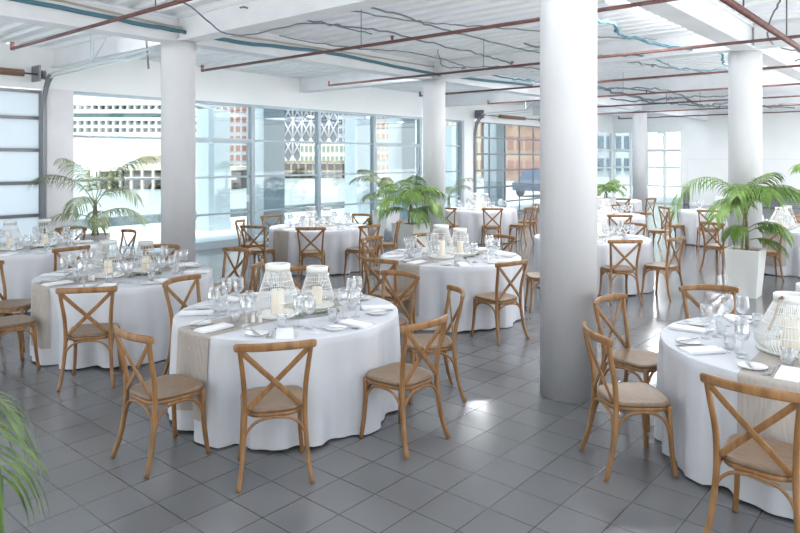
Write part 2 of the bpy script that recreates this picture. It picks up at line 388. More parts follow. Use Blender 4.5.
def building(px0, px1, d, h, floors, bays, mw, mg, lab, lattice=False, base=-1.5, depth=12):
    a, u, L = basis(px0, px1, d); t = placed('street_building', a + Vector((0, 0, base)), u)
    MB().box(0, L, 0, depth, 0, h).build('wall', M[mw], t)
    fh = h / floors; bw = L / bays; g = MB()
    for i in range(floors):
        for j in range(bays): g.box(j * bw + bw * .18, (j + 1) * bw - bw * .18, -.15, .1, i * fh + fh * .28, (i + 1) * fh - fh * .15)
    g.build('windows', M[mg], t)
    if lattice:
        s = MB()
        for i in range(floors):
            for j in range(bays):
                A = (j * bw, -.5, i * fh); B = ((j + 1) * bw, -.5, (i + 1) * fh)
                s.tube([A, B], .2, 5); s.tube([(B[0], -.5, A[2]), (A[0], -.5, B[2])], .2, 5); s.tube([A, (A[0], -.5, B[2])], .3, 5)
        s.build('lattice_bracing', M['bl1'], t)
    tag(t, lab, 'building')
building(260, 281, 190, 21, 9, 5, 'bl1', 'winred', 'pale tower with reddish windows beside the lattice tower')
building(284, 338, 165, 26, 6, 6, 'bl2', 'bl2', 'white lattice-braced glass tower behind the timber wharf', True)
building(338, 364, 165, 16, 7, 5, 'bl1', 'bl2', 'white city block with balconies beside the lattice tower')
building(300, 352, 140, 6.6, 3, 12, 'bl4', 'greenroof', 'low cream terminal with green window bands behind the timber wharf')
building(376, 400, 160, 20, 8, 5, 'bl1', 'bl3', 'pale pinkish block seen above the palm planter')
building(190, 254, 170, 22, 9, 10, 'bl1', 'winred', 'white apartment block seen through the glass door')
building(436, 470, 70, 11, 5, 6, 'bl3', 'bl4', 'orange brick warehouse seen beside the middle column', base=-.05)
building(497, 560, 62, 9.0, 4, 7, 'bl3', 'winred', 'orange brick building with red panels outside the gridded door', base=-.05)
building(466, 492, 85, 9, 4, 4, 'bl4', 'bl3', 'cream building outside the gridded door', base=-.05)
building(570, 640, 75, 10, 4, 8, 'bl1', 'bl2', 'pale building beyond the far corner glazing', base=-.05)
# parked car
def car():
    x, y = cam_pt(545, 37)
    t = empty('car', (x, y, -.04), R(0))
    b = MB(); prof = [(-2.1, .35), (-2.15, .75), (-1.5, .92), (-.8, 1.42), (.7, 1.45), (1.35, .98), (2.05, .82), (2.15, .4)]
    nn = len(prof); b.add([(px, -.82, z) for px, z in prof] + [(px, .82, z) for px, z in prof], [tuple(range(nn)), tuple(reversed(range(nn, 2 * nn)))] + [(i, i + nn, (i + 1) % nn + nn, (i + 1) % nn) for i in range(nn)])
    b.build('car_body', M['carblue'], t)
    for s in (-1, 1): MB().box(-1.1, 1.0, s * .83 - .01, s * .83 + .01, .98, 1.34).build('side_window', M['bl2'], t)
    for wx in (-1.3, 1.3):
        for wy in (-.8, .8):
            w = MB(); w.tube([(wx, wy - .1, .32), (wx, wy + .1, .32)], .32, 18, up=(0, 0, 1)); w.build('wheel', M['black'], t)
    tag(t, 'dark blue car parked in the street outside the gridded door', 'car')
car()

# ------------------------------------------------------------------ ceiling services
ordn = ['first', 'second', 'third', 'fourth', 'fifth', 'sixth', 'seventh', 'eighth', 'ninth', 'tenth']
for k in range(8):
    x = 3.45 + 2.95 * k; ye = 9.9; y0 = max(1.0, (5.9 - .76 * x) / .65, .165 * x - .8); z = 3.5
    t = empty('sprinkler_pipe', (x, ye, z))
    MB().tube([(0, y0 - ye, 0), (0, 0, 0)], .021, 10).tube([(0, -.02, -.02), (0, -.02, .09)], .028, 10).build('pipe', M['rust'], t)
    y = ye - 1.3
    while y > -1:
        if not any(abs(y - g) < .35 for g in GY):
            MB().tube([(0, y - ye, .025), (0, y - ye, .07)], .018, 8).lathe([(.03, .07), (.03, .075)], 10, (0, y - ye, 0)).build('sprinkler_head', M['rust'], t)
            MB().tube([(0, y - ye + .55, .024), (0, y - ye + .55, ZD - z + .03)], .006, 6).build('hanger_rod', M['dark'], t)
        y -= 3.0
    tag(t, '%s rust-red sprinkler branch pipe from the camera, hung below the deck' % ordn[k], 'pipe', 'sprinkler branch pipes')
t = empty('main_pipe', (8.0, 1.64, 3.42)); MB().tube([(-2.6, 0, 0), (7, 0, 0)], .034, 14).build('pipe', M['rust'], t)
for x in range(-1, 7, 2): MB().tube([(x, 0, .05), (x, 0, ZD - 3.41)], .008, 6).build('hanger_rod', M['dark'], t)
tag(t, 'thick rust-red main pipe running under the branch pipes near the right column', 'pipe')
rng = random.Random(5)
def cable(pts, r, m, lab, wob=.03, n=10):
    P = spline(pts, n); P = [p + Vector((rng.uniform(-1, 1) * wob, rng.uniform(-1, 1) * wob, rng.uniform(-1, 1) * wob * .6)) for p in P]
    mid = P[len(P) // 2].copy()
    o = MB().tube([p - mid for p in P], r, 6).build('ceiling_cable', M[m], loc=mid); tag(o, lab, 'cable'); return o
cable([(-2, 8.40, 3.86), (2, 8.42, 3.88), (4.6, 8.38, 3.80), (6, 8.40, 3.77), (8, 8.42, 3.84), (11, 8.38, 3.76), (15, 8.40, 3.86)], .030, 'teal', 'thick teal cable bundle along the side of the window-side beam', .012)
cable([(-2, 8.46, 3.93), (3, 8.46, 3.95), (5, 8.46, 3.86), (7.5, 8.46, 3.90), (11, 8.46, 3.92)], .016, 'tan', 'thin tan cable just above the teal bundle', .006)
cable([(5.05, 7.0, 3.93), (5.9, 6.6, 3.82), (7.0, 6.5, 3.86), (8.4, 6.2, 3.76), (10.5, 6.6, 3.84), (12, 6.7, 3.78)], .012, 'greyc', 'dark grey cable sagging across the deck behind the second pipe', .03)
cable([(5.1, 5.6, 3.9), (6.2, 5.4, 3.80), (7.6, 5.6, 3.82), (9.5, 5.4, 3.75), (11.0, 5.5, 3.9)], .012, 'greyc', 'thin grey cable sagging above the middle of the room', .02)
cable([(8.0, 4.0, 3.9), (8.6, 3.6, 3.8), (9.6, 3.9, 3.84), (10.6, 3.5, 3.74), (12, 3.2, 3.8), (13.4, 3.4, 3.74), (14.5, 2.9, 3.85)], .022, 'teal', 'wavy teal cable bundle near the right column', .03)
cable([(9.2, 5.3, 3.8), (10, 4.9, 3.72), (11, 5.0, 3.78), (12, 4.4, 3.7), (13, 4.5, 3.78), (14.5, 3.6, 3.7), (16, 3.6, 3.75)], .016, 'greyc', 'wavy dark cable behind the big front column', .04)
cable([(11.5, 7.8, 3.78), (12.5, 7.3, 3.7), (13.5, 7.4, 3.76), (15, 6.6, 3.66), (16, 6.5, 3.76), (17, 6.0, 3.7)], .018, 'teal', 'teal cable sagging beyond the middle column', .04)
cable([(16, 6.9, 3.72), (17.5, 6.3, 3.55), (18.6, 5.9, 3.66), (19.6, 5.6, 3.5), (20.5, 5.0, 3.6), (21.5, 4.4, 3.5), (22.5, 4.2, 3.62)], .03, 'greyc', 'tangled dark cable bundle hanging before the end wall', .05)
cable([(18, 7.6, 3.7), (19, 6.8, 3.6), (20, 6.5, 3.62), (21, 5.7, 3.55), (22, 5.4, 3.62), (24, 4.2, 3.6)], .02, 'teal', 'teal cable hanging before the end wall beside the tangled bundle', .05)
cable([(7.4, 1.2, 3.92), (8.2, 1.25, 3.80), (9.2, .9, 3.84), (10.4, 1.1, 3.7)], .016, 'greyc', 'dark cable near the thick main pipe', .03)
cable([(5.36, 8.25, 3.98), (5.45, 8.1, 3.9), (5.4, 8.3, 3.78)], .012, 'teal', 'short teal cable loop above the window-side column', .006)
cable([(9.6, 7.3, 3.98), (9.75, 7.3, 3.7), (9.9, 7.0, 3.66), (10.6, 6.6, 3.72), (11.0, 6.0, 3.66)], .01, 'greyc', 'thin dark wire dangling near the middle column', .02)
cable([(6.2, 6.2, 3.95), (7.2, 5.6, 3.86), (8.2, 5.2, 3.9), (9.6, 4.2, 3.84), (10.8, 3.8, 3.92)], .010, 'greyc', 'thin dark wire running slantwise over the front aisle', .02)
cable([(8.8, 4.5, 3.7), (10.0, 4.6, 3.66), (11.2, 4.1, 3.72), (12.6, 4.0, 3.64), (13.8, 3.4, 3.72)], .014, 'teal', 'teal wire drooping between the branch pipes beside the big column', .03)
cable([(13.0, 6.9, 3.66), (14.4, 6.2, 3.6), (15.8, 5.6, 3.66), (17.4, 5.3, 3.56), (19, 4.6, 3.66), (20.4, 4.3, 3.6)], .018, 'greyc', 'long drooping dark cable over the far tables', .04)
cable([(6.6, 8.1, 3.9), (7.6, 7.6, 3.8), (9.0, 7.4, 3.86), (10.2, 7.2, 3.76), (11.2, 7.9, 3.84)], .010, 'greyc', 'fine dark wire sagging before the middle column', .02)
cable([(8.3, 1.5, 3.9), (9.6, 1.9, 3.86), (11.0, 2.2, 3.7), (12.6, 2.0, 3.72), (14, 2.4, 3.8)], .012, 'greyc', 'dark wire looping past the right column top', .02)
cable([(3.2, 7.6, 3.95), (4.3, 7.2, 3.9), (5.2, 7.3, 3.62), (6.2, 6.9, 3.88), (7.4, 6.9, 3.9)], .010, 'greyc', 'dark wire crossing near the window-side column top', .015)
# garage door hardware
def track(x, s, lab):
    t = empty('door_track', (x, YW - .17, 3.1))
    for off in (0, .07):
        z1 = .36 + off
        P = [(0, 0, -3.08), (0, 0, -.3)] + [(0, -(.42 - off) * (1 - math.cos(R(a))), -.3 + (z1 + .3) * math.sin(R(a))) for a in (15, 30, 45, 60, 75)]
        MB().sweep([(q[0], q[1] + (off if i < 2 else off * (1 - (i - 1) / 6)), q[2]) for i, q in enumerate(P)], rr(.03, .06, .006, 1), up=(1, 0, 0), smooth=False).build('upright_rail', M['gfr'], t)
        MB().sweep([P[-1], (0, -.45, z1), (0, -3.75, z1 + .05)], rr(.02, .05, .006, 1), up=(1, 0, 0), smooth=False).build('rail', M['galv'], t)
    MB().box(-.02, .02, -1.9, -1.86, .44, ZD - 3.1).build('hanger_strap', M['galv'], t)
    MB().sweep([(0, -1.88, .46), (0, -2.55, .95 - .03)], rr(.03, .012, .003, 1), up=(1, 0, 0)).build('hanger_strap', M['galv'], t)
    MB().sweep([(0, -3.65, .2), (0, -3.55, ZD - 3.1)], rr(.04, .015, .004, 1), up=(1, 0, 0)).build('hanger_strap', M['gfr'], t)
    tag(t, lab, 'rail')
track(4.93, 1, 'galvanised curved garage door track rising beside the pale grey pier')
track(18.72, 1, 'galvanised garage door track by the gridded door')
def springbar(x0, x1, lab):
    t = empty('spring_shaft', ((x0 + x1) / 2, YW - .27, 3.5)); h = (x1 - x0) / 2
    MB().tube([(-h, 0, 0), (h, 0, 0)], .016, 8).build('shaft', M['dark'], t)
    for q in (-.6, .33): MB().tube([(q * h, 0, 0), (q * h + h * .55, 0, 0)], .062, 16).build('spring', M['spring'], t)
    for q in (-h, h - .06): MB().lathe([(.07, 0), (.085, .02), (.06, .03), (.085, .05), (.085, .06)], 16).build('cable_drum', M['gfr'], t).matrix_local = Matrix.Translation((q, 0, 0)) @ Matrix.Rotation(PI / 2, 4, 'Y')
    for q in (-h + .1, h - .12): MB().box(q, q + .02, -.1, .265, -.12, .16).build('mount_bracket', M['gfr'], t)
    tag(t, lab, 'shaft')
springbar(-.9, 4.9, 'garage door spring shaft with brown springs at the far left')
springbar(18.8, 25.1, 'garage door spring shaft with brown springs over the gridded door')
LIGHTS = [(11.8, 6.0, 'near the middle column')]
for nm, x in (('second', 8.2), ('third', 14.1), ('fourth', 20.0), ('fifth', 26.5)): LIGHTS.append((x, 9.5, 'added behind window-side beam, in the %s bay' % nm))  # bay fittings from here on are added to brighten the far tables
for nm, x in (('second', 8.2), ('third', 14.1), ('fourth', 20.0), ('fifth', 26.5)): LIGHTS.append((x, 3.3, 'added behind big-column beam, in the %s bay' % nm))
for nm, x in (('third', 14.1), ('fourth', 20.0), ('fifth', 26.5)): LIGHTS.append((x, 7.0, 'added before window-side beam, in the %s bay' % nm))
LW = 40
for nm, x0, x1 in (('first', 2.0, 5.0), ('second', 5.6, 10.8), ('third', 11.6, 16.7), ('fourth', 17.5, 22.6), ('fifth', 23.4, 29.5)):  # unseen uplights added behind the beam webs to brighten the ceiling
    for y, bn in ((8.68, 'window-side'), (2.6, 'big-column')):
        if y < 5 and x1 > 25: continue
        t = empty('added_uplight', ((x0 + x1) / 2, y + .128, ZB + .03)); h = (x1 - x0) / 2 - .1
        MB().box(-h, h, -.015, .015, 0, .03).build('light_body', M['whiteframe'], t)
        tag(t, 'slim linear uplight added unseen on the flange of the %s beam, %s bay' % (bn, nm), 'light', 'added linear uplights')
        ld = bpy.data.lights.new('lamp', 'AREA'); ld.shape = 'RECTANGLE'; ld.size = 2 * h; ld.size_y = .03; ld.energy = 9 * 2 * h; ld.color = (.97, .985, 1)
        lo = bpy.data.objects.new('added_uplight_lamp', ld); C.objects.link(lo); lo.location = ((x0 + x1) / 2, y + .128, ZB + .065); lo.rotation_euler = (PI, 0, 0)
for x, y, ph in LIGHTS:
    t = empty('ceiling_light', (x, y, ZD)); MB().box(-.3, .3, -.12, .12, -.10, 0).build('light_body', M['greycap'], t); MB().box(-.28, .28, -.1, .1, -.115, -.10).build('diffuser', M['wire'], t)
    tag(t, 'small grey rectangular light fitting on the deck ' + ph, 'light', 'deck light fittings')
    ld = bpy.data.lights.new('lamp', 'AREA'); ld.shape = 'RECTANGLE'; ld.size = .56; ld.size_y = .2; ld.energy = LW; ld.color = (.96, .98, 1); lo = bpy.data.objects.new('fitting_lamp', ld); C.objects.link(lo); lo.location = (x, y, ZD - .12)
t = empty('ceiling_lamp', (33.5, 11.6, 3.42)); MB().lathe([(.05, 0), (.05, -.02), (.16, -.12), (.14, -.2)], 20).build('lamp_shade', M['whiteframe'], t)
em = mat('lamp_glow', (1, .8, .55)); em.node_tree.nodes['Principled BSDF'].inputs['Emission Color'].default_value = (1, .72, .42, 1); em.node_tree.nodes['Principled BSDF'].inputs['Emission Strength'].default_value = 6
MB().lathe([(.02, -.1), (.11, -.16), (.12, -.2), (.06, -.27)], 16).build('bulb', em, t)
tag(t, 'glowing warm lamp under the soffit beyond the end glazing', 'lamp')
struct(MB().box(XE + .26, 36, 7, YW + .2, 3.42, 3.7).build('roof_canopy', M['wallw']), 'white soffit beyond the end glazing')
struct(MB().box(35.8, 36, 5.6, 11.2, -.05, 3.42).build('wall_outer', M['wallw']), 'pale wall beyond the end glazing')

# ------------------------------------------------------------------ chairs
def make_chair():
    t = empty('cross_back_chair')
    # seat
    N_ = 44; out = []
    for k in range(N_):
        a = 2 * PI * k / N_; c, s = math.cos(a), math.sin(a); e = 2 / 3.6
        y = .205 * math.copysign(abs(s) ** e, s); wx = .20 + .022 * (y / .205)
        out.append((wx * math.copysign(abs(c) ** e, c), y))
    def ring(k, z): return [(x * k, y * k, z) for x, y in out]
    rings = [ring(.965, .438), ring(1, .444), ring(1, .456), ring(.97, .466), ring(.90, .466), ring(.6, .459), ring(.25, .456)]
    vs = [v for r_ in rings for v in r_] + [(0, 0, .456)]
    fs = [tuple(reversed(range(N_)))] + [(i * N_ + k, i * N_ + (k + 1) % N_, (i + 1) * N_ + (k + 1) % N_, (i + 1) * N_ + k) for i in range(len(rings) - 1) for k in range(N_)]
    fs += [((len(rings) - 1) * N_ + k, (len(rings) - 1) * N_ + (k + 1) % N_, len(vs) - 1) for k in range(N_)]
    MB().add(vs, fs, True).build('seat', M['seatw'], t)
    vs = ring(.93, .408) + ring(.975, .412) + ring(.975, .436) + ring(.93, .438); fs = [(i * N_ + k, i * N_ + (k + 1) % N_, ((i + 1) % 4) * N_ + (k + 1) % N_, ((i + 1) % 4) * N_ + k) for i in range(4) for k in range(N_)]
    MB().add(vs, fs, True).build('seat_frame', M['oak'], t)
    sq = rr(.031, .031, .010, 2)
    for s in (-1, 1):
        P = spline([(s * .185, .165, .44), (s * .187, .168, .30), (s * .193, .178, .15), (s * .208, .195, 0)], 4)
        MB().sweep(P, sq, up=(0, 1, 0), scale=[1.05 - .2 * i / (len(P) - 1) for i in range(len(P))]).build('leg', M['oak'], t)
        P = spline([(s * .222, -.262, 0), (s * .20, -.215, .15), (s * .187, -.190, .32), (s * .183, -.182, .46), (s * .188, -.192, .60), (s * .202, -.222, .74), (s * .216, -.240, .85)], 4)
        MB().sweep(P, sq, up=(0, 1, 0), scale=[.88 + .14 * math.sin(PI * i / (len(P) - 1)) for i in range(len(P))]).build('leg', M['oak'], t)
        P = spline([(-s * .205, -.238 - .006 * s, .838), (-s * .11, -.228 - .008 * s, .74), (0, -.212 - .008 * s, .63), (s * .10, -.198 - .006 * s, .53), (s * .165, -.190, .462)], 4)
        MB().sweep(P, rr(.010, .034, .004, 2), up=(s * .55, 0, .8)).build('cross_slat', M['oak'], t)
    P = spline([(-.247, -.226, .856), (-.2, -.25, .862), (-.1, -.283, .866), (0, -.293, .868), (.1, -.283, .866), (.2, -.25, .862), (.247, -.226, .856)], 5)
    nP = len(P); sc = [(.72 if i in (0, nP - 1) else .93 if i in (1, nP - 2) else 1) for i in range(nP)]
    MB().sweep(P, rr(.025, .051, .0115, 3), up=(0, 0, 1), scale=sc).build('top_rail', M['oak'], t)
    def arch(p, q):
        p = Vector(p); q = Vector(q); pts = [p, p + (q - p) * .06 + Vector((0, 0, .07)), p + (q - p) * .22 + Vector((0, 0, .125)), p + (q - p) * .5 + Vector((0, 0, .142)), p + (q - p) * .78 + Vector((0, 0, .125)), p + (q - p) * .94 + Vector((0, 0, .07)), q]
        P = spline(pts, 4); MB().tube(P, .0095, 7, up=(.1, .2, 1)).build('arch_stretcher', M['oak'], t)
    z = .265
    f1, f2 = (-.189, .171, z), (.189, .171, z); b1, b2 = (-.19, -.197, z), (.19, -.197, z)
    arch(f1, f2); arch(b1, b2); arch((-.192, .16, z), (-.192, -.185, z)); arch((.192, .16, z), (.192, -.185, z))
    return t
TABLES = {
 'A': ((3.55, 4.235), 'the large centre-front round table', [(47, 1.42, 8), (4, 1.42, -4), (93, 1.40, -5), (140, 1.43, 0), (180, 1.43, 0), (-137, 1.42, 6), (-84, 1.40, 10)]),
 'B': ((3.55, 6.93), 'the table before the window-side column', [(180, 1.45, 6), (132, 1.43, 0), (50, 1.46, 3), (0, 1.43, 0), (-45, 1.43, 0), (-134, 1.43, 0)]),
 'C': ((6.92, 5.06), 'the table between palm planter and big column', [(2, 1.43, 5), (-91, 1.43, 5), (65, 1.43, 11), (-175, 1.45, -8), (140, 1.52, -12), (-130, 1.43, 0)]),
 'D': ((8.35, 9.10), 'the table close to the steel windows', [(42, 1.43, 0), (85, 1.43, 0), (-170, 1.43, 0), (-91, 1.43, -8), (0, 1.50, 25), (-43, 1.45, -12), (125, 1.50, 0)]),
 'E': ((3.76, 10.05), 'the table at the frosted garage door', [(88, 1.43, 8), (-134, 1.43, 0), (178, 1.43, 0)]),
 'F': ((13.83, 9.20), 'the far table before the gridded door', [(45, 1.43, -5), (2, 1.5, 20), (130, 1.43, 0), (88, 1.43, 8), (-61, 1.43, 0)]),
 'G': ((10.02, 4.55), 'the table just behind the big column', [(43, 1.43, 2), (80, 1.44, 0), (175, 1.43, 0)]),
 'H': ((5.10, .82), 'the front table at the right edge', [(-47, 1.43, 2), (-93, 1.40, -4), (-140, 1.43, -6), (0, 1.47, -3)]),
 'I': ((16.9, 4.5), 'the far table beside the white wall', [(-40, 1.43, 0), (8, 1.5, 15)]),
 'J': ((13.75, 2.55), 'the table behind the right palm planter', [(-35, 1.56, 15), (2, 1.5, 20), (175, 1.45, 15)]),
 'K': ((14.2, 6.2), 'the far table behind the big column', [(36, 1.6, 0), (-172, 1.6, 10), (108, 1.43, -15), (-33, 1.43, -20)]),
 'L': ((19.5, 8.27), 'the farthest table near the slim column', [(36, 1.43, 0), (75, 1.45, 0)]),
}
SIDES = ['far', 'far-left', 'left', 'near-left', 'near', 'near-right', 'right', 'far-right']
SIDEW = {'far': 'back to the windows, far side of', 'near': 'near side of'}
def side_of(dx, dy):
    d = dx * CA + dy * SA; s = dx * SA - dy * CA
    a = math.degrees(math.atan2(-s, d)) % 360
    return SIDES[int(round(a / 45)) % 8]
chair = Proto(make_chair())
seen = set()
for key, ((tx, ty), phrase, L_) in TABLES.items():
    for ang, dist, tw in L_:
        a = R(ang); o = chair.get()
        rx, ry = tx - dist * math.cos(a), ty - dist * math.sin(a)
        b = a + R(tw); o.location = (rx + .262 * math.cos(b), ry + .262 * math.sin(b), 0); o.rotation_euler = (0, 0, b - PI / 2)
        sd = side_of(-math.cos(a), -math.sin(a)); lab = 'cross-back oak chair on the %s side of %s' % (sd, phrase)
        if lab in seen: print('DUP', lab)
        seen.add(lab); tag(o, lab, 'chair', 'chairs around %s' % phrase)

# ------------------------------------------------------------------ tables
RT = .90; ZT = .755
def fold_fn(seed):
    g = random.Random(seed); ks = [(g.choice((9, 10, 11)), g.uniform(0, 6.28), .5), (g.choice((14, 15, 16)), g.uniform(0, 6.28), .45), (g.choice((23, 25)), g.uniform(0, 6.28), .3)]
    def f(th, t):
        v = sum(w * math.sin(k * th + p + .25 * math.sin(2 * th)) for k, p, w in ks)
        v = max(-1, min(.42, v * 1.1))
        return RT - .002 + t * .008 + (t ** .55) * .075 * v
    return f
def make_cloth(f):
    n = 168; rows = []
    for r_, z in ((.3, ZT), (.6, ZT), (.82, ZT), (.88, ZT), (RT - .008, ZT - .001), (RT - .002, ZT - .006)): rows.append([(r_ * math.cos(2 * PI * k / n), r_ * math.sin(2 * PI * k / n), z) for k in range(n)])
    nz = 16; h = ZT - .02 - .012
    for i in range(1, nz + 1):
        t = i / nz; z = ZT - .02 - h * t
        rows.append([(f(2 * PI * k / n, t) * math.cos(2 * PI * k / n), f(2 * PI * k / n, t) * math.sin(2 * PI * k / n), z + (.008 * math.sin(5 * 2 * PI * k / n) + .004 if i == nz else 0)) for k in range(n)])
    vs = [v for r_ in rows for v in r_] + [(0, 0, ZT)]
    fs = [(i * n + k, (i + 1) * n + k, (i + 1) * n + (k + 1) % n, i * n + (k + 1) % n) for i in range(len(rows) - 1) for k in range(n)]
    fs += [(len(vs) - 1, k, (k + 1) % n) for k in range(n)]
    return MB().add(vs, fs, True).build('tablecloth', M['cloth'])
def make_runner(f, zend=.17, hw=.20):
    nv = 15; ys = [hw * (2 * j / (nv - 1) - 1) for j in range(nv)]
    cols = []
    for y in ys:
        th = math.asin(y / RT); xe = math.sqrt(RT ** 2 - y * y); col = []
        def hang(sg):
            pts = []
            for i in range(15):
                z = ZT - .02 - (ZT - .02 - zend) * i / 14; t = (ZT - .02 - z) / (ZT - .032)
                thp = th if sg > 0 else PI - th
                rad = f(thp % (2 * PI), max(t, 0)) + .008 + .006 * t; pts.append((rad * math.cos(thp), rad * math.sin(thp), z))
            return pts
        col += list(reversed(hang(-1)))
        for xx in (-xe - .004, -xe + .02): col.append((xx, y, ZT + (.003 if xx > -xe else -.004)))
        for i in range(1, 12): col.append(((-xe + .02) + (2 * xe - .04) * i / 12, y, ZT + .003))
        for xx in (xe - .02, xe + .004): col.append((xx, y, ZT + (.003 if xx < xe else -.004)))
        col += hang(1); cols.append(col)
    m_ = len(cols[0]); vs = [v for c in cols for v in c]
    fs = [(j * m_ + i, (j + 1) * m_ + i, (j + 1) * m_ + i + 1, j * m_ + i + 1) for j in range(nv - 1) for i in range(m_ - 1)]
    return MB().add(vs, fs, True).build('table_runner', M['runner'])
def make_table():
    t = empty('round_table'); MB().lathe([(.86, .715), (.875, .72), (.875, .742), (.86, .747)], 48).build('tabletop', M['oak'], t)
    for k in range(4):
        a = PI / 4 + k * PI / 2; MB().tube([(.5 * math.cos(a), .5 * math.sin(a), .715), (.55 * math.cos(a), .55 * math.sin(a), 0)], .016, 8).build('leg', M['dark'], t)
    return t
# table ware prototypes
def make_glass():
    t = empty('wine_glass')
    MB().lathe([(.0, .004), (.037, 0), (.038, .003), (.012, .007), (.0045, .018), (.0038, .06), (.0042, .098), (.008, .104)], 16, cap0=False, cap1=False).build('stem', M['crystal'], t)
    MB().lathe([(.004, .102), (.022, .107), (.037, .122), (.045, .145), (.046, .165), (.042, .195), (.036, .232), (.0348, .232), (.0405, .195), (.0442, .165), (.043, .146), (.0352, .124), (.020, .11)], 20, cap0=False, cap1=False).build('bowl', M['crystal'], t)
    return t
def make_tumbler():
    return MB().lathe([(.0, .0), (.026, 0), (.030, .004), (.037, .05), (.036, .095), (.0348, .095), (.0355, .05), (.028, .009), (0, .008)], 20, cap0=False, cap1=False).build('water_tumbler', M['crystal'])
def make_plate():
    return MB().lathe([(.0, .001), (.05, 0), (.055, .004), (.082, .011), (.0825, .013), (.078, .0125), (.054, .0065), (.0, .005)], 32, cap0=False, cap1=False).build('side_plate', M['china'])
def make_napkin():
    t = empty('napkin')
    for k in range(3):
        w, l, z = .062 - k * .002, .135 - k * .003, .001 + k * .0045; b = MB()
        vs = []; 
        P = rr(2 * w, 2 * l, .006, 2); nn = len(P)
        b.add([(x, y, z) for x, y in P] + [(x, y, z + .004) for x, y in P], [tuple(reversed(range(nn))), tuple(range(nn, 2 * nn))] + [(i, (i + 1) % nn, (i + 1) % nn + nn, i + nn) for i in range(nn)])
        b.build('fold', M['napkin'], t)
    return t
def make_fork():
    t = empty('dinner_fork')
    MB().sweep(spline([(0, -.10, .004), (0, -.05, .005), (0, .02, .004), (0, .045, .003)], 4), rr(.009, .002, .0008, 1), up=(0, 0, 1), smooth=False).build('handle', M['silver'], t)
    b = MB(); b.box(-.011, .011, .045, .062, .0025, .0045)
    for k in range(4): b.box(-.011 + k * .0066, -.011 + k * .0066 + .0028, .062, .10, .0025, .0045)
    b.build('tines', M['silver'], t); return t
def make_knife():
    t = empty('dinner_knife'); MB().box(-.0055, .0055, -.11, -.01, .001, .005).build('handle', M['silver'], t)
    MB().add([(-.006, -.01, .002), (.006, -.01, .002), (.007, .08, .002), (.001, .112, .002), (-.006, .09, .002), (-.006, -.01, .0035), (.006, -.01, .0035), (.007, .08, .0035), (.001, .112, .0035), (-.006, .09, .0035)], [(4, 3, 2, 1, 0), (5, 6, 7, 8, 9)] + [(i, (i + 1) % 5, (i + 1) % 5 + 5, i + 5) for i in range(5)]).build('blade', M['silver'], t)
    return t
def make_spoon():
    t = empty('dessert_spoon')
    MB().sweep([(0, -.09, .004), (0, -.02, .005), (0, .03, .0035)], rr(.008, .002, .0008, 1), smooth=False).build('handle', M['silver'], t)
    vs = []; nn = 16
    for sc_, z in ((1, .006), (.75, .003), (.35, .0015)): vs += [(.018 * sc_ * math.cos(2 * PI * k / nn), .055 + .027 * sc_ * math.sin(2 * PI * k / nn), z) for k in range(nn)]
    MB().add(vs + [(0, .055, .001)], [(i * nn + k, i * nn + (k + 1) % nn, (i + 1) * nn + (k + 1) % nn, (i + 1) * nn + k) for i in range(2) for k in range(nn)] + [(2 * nn + k, 2 * nn + (k + 1) % nn, 3 * nn) for k in range(nn)], True).build('bowl', M['silver'], t)
    return t
def make_shaker():
    t = empty('salt_shaker'); MB().lathe([(.016, 0), (.017, .004), (.014, .05), (.013, .06)], 14).build('body', M['china'], t); MB().lathe([(.0135, .06), (.014, .064), (.010, .074), (.003, .078)], 14).build('cap', M['silver'], t); return t
def make_candle(r=.042, h=.14):
    t = empty('pillar_candle'); MB().lathe([(r * .97, 0), (r, .004), (r, h - .004), (r * .9, h), (r * .5, h - .006), (.004, h - .008)], 24).build('wax', M['candle'], t)
    MB().tube([(0, 0, h - .008), (.002, 0, h + .006)], .0016, 6).build('wick', M['wick'], t); return t
def make_lantern(h, rmax, rtop, nrod, mname, rodr, handle=False, bands=3):
    t = empty('lantern')
    def rad(u): # u 0..1 from bottom to cap
        if u < .20: return rmax * (.82 + .18 * math.sin(u / .20 * PI / 2))
        v = (u - .20) / .80; return rmax + (rtop - rmax) * v
    hb = .022; hc = .045
    MB().lathe([(rad(0) * .98, 0), (rad(0) + .02, .004), (rad(0) + .024, hb - .006), (rad(0) + .018, hb), (rad(0), hb - .002)], 40).build('base_tray', M['wire'], t)
    zz = lambda u: hb + (h - hc - hb) * u
    b = MB()
    for k in range(nrod):
        a = 2 * PI * k / nrod
        b.tube([(rad(u) * math.cos(a), rad(u) * math.sin(a), zz(u)) for u in [i / 9 for i in range(10)]], rodr, 5, up=(math.cos(a + 1.57), math.sin(a + 1.57), 0))
    b.build('cage_rods', M[mname], t)
    for u in [.30] + [.30 + .7 * (i + 1) / bands for i in range(bands - 1)]:
        MB().tube([((rad(u)) * math.cos(2 * PI * k / 40), rad(u) * math.sin(2 * PI * k / 40), zz(u)) for k in range(41)], rodr * 1.5, 6).build('hoop', M[mname], t)
    MB().lathe([(rtop - .012, h - hc), (rtop + .006, h - hc), (rtop + .007, h - .004), (rtop + .002, h), (rtop - .012, h), (rtop - .014, h - .004), (rtop - .014, h - hc), ], 36, cap0=False, cap1=False).build('cap_ring', M['wire' if mname == 'wire' else 'greycap'], t)
    if handle:
        e = Vector((-.95, .31, 0))
        P = spline([e * r_ + Vector((0, 0, z_)) for r_, z_ in ((rtop + .018, h - .02), (rtop + .06, h - .07), (.185, h - .125), (.232, h - .175), (.25, h - .20))], 5)
        MB().tube(P, .008, 8).build('handle', M['rope'], t)
        P2 = MB().tube([P[0] + Vector((.0, -.012, .012)), P[0] + Vector((0, .01, -.006))], .012, 10).build('handle_peg', M['seatw'], t)
    return t
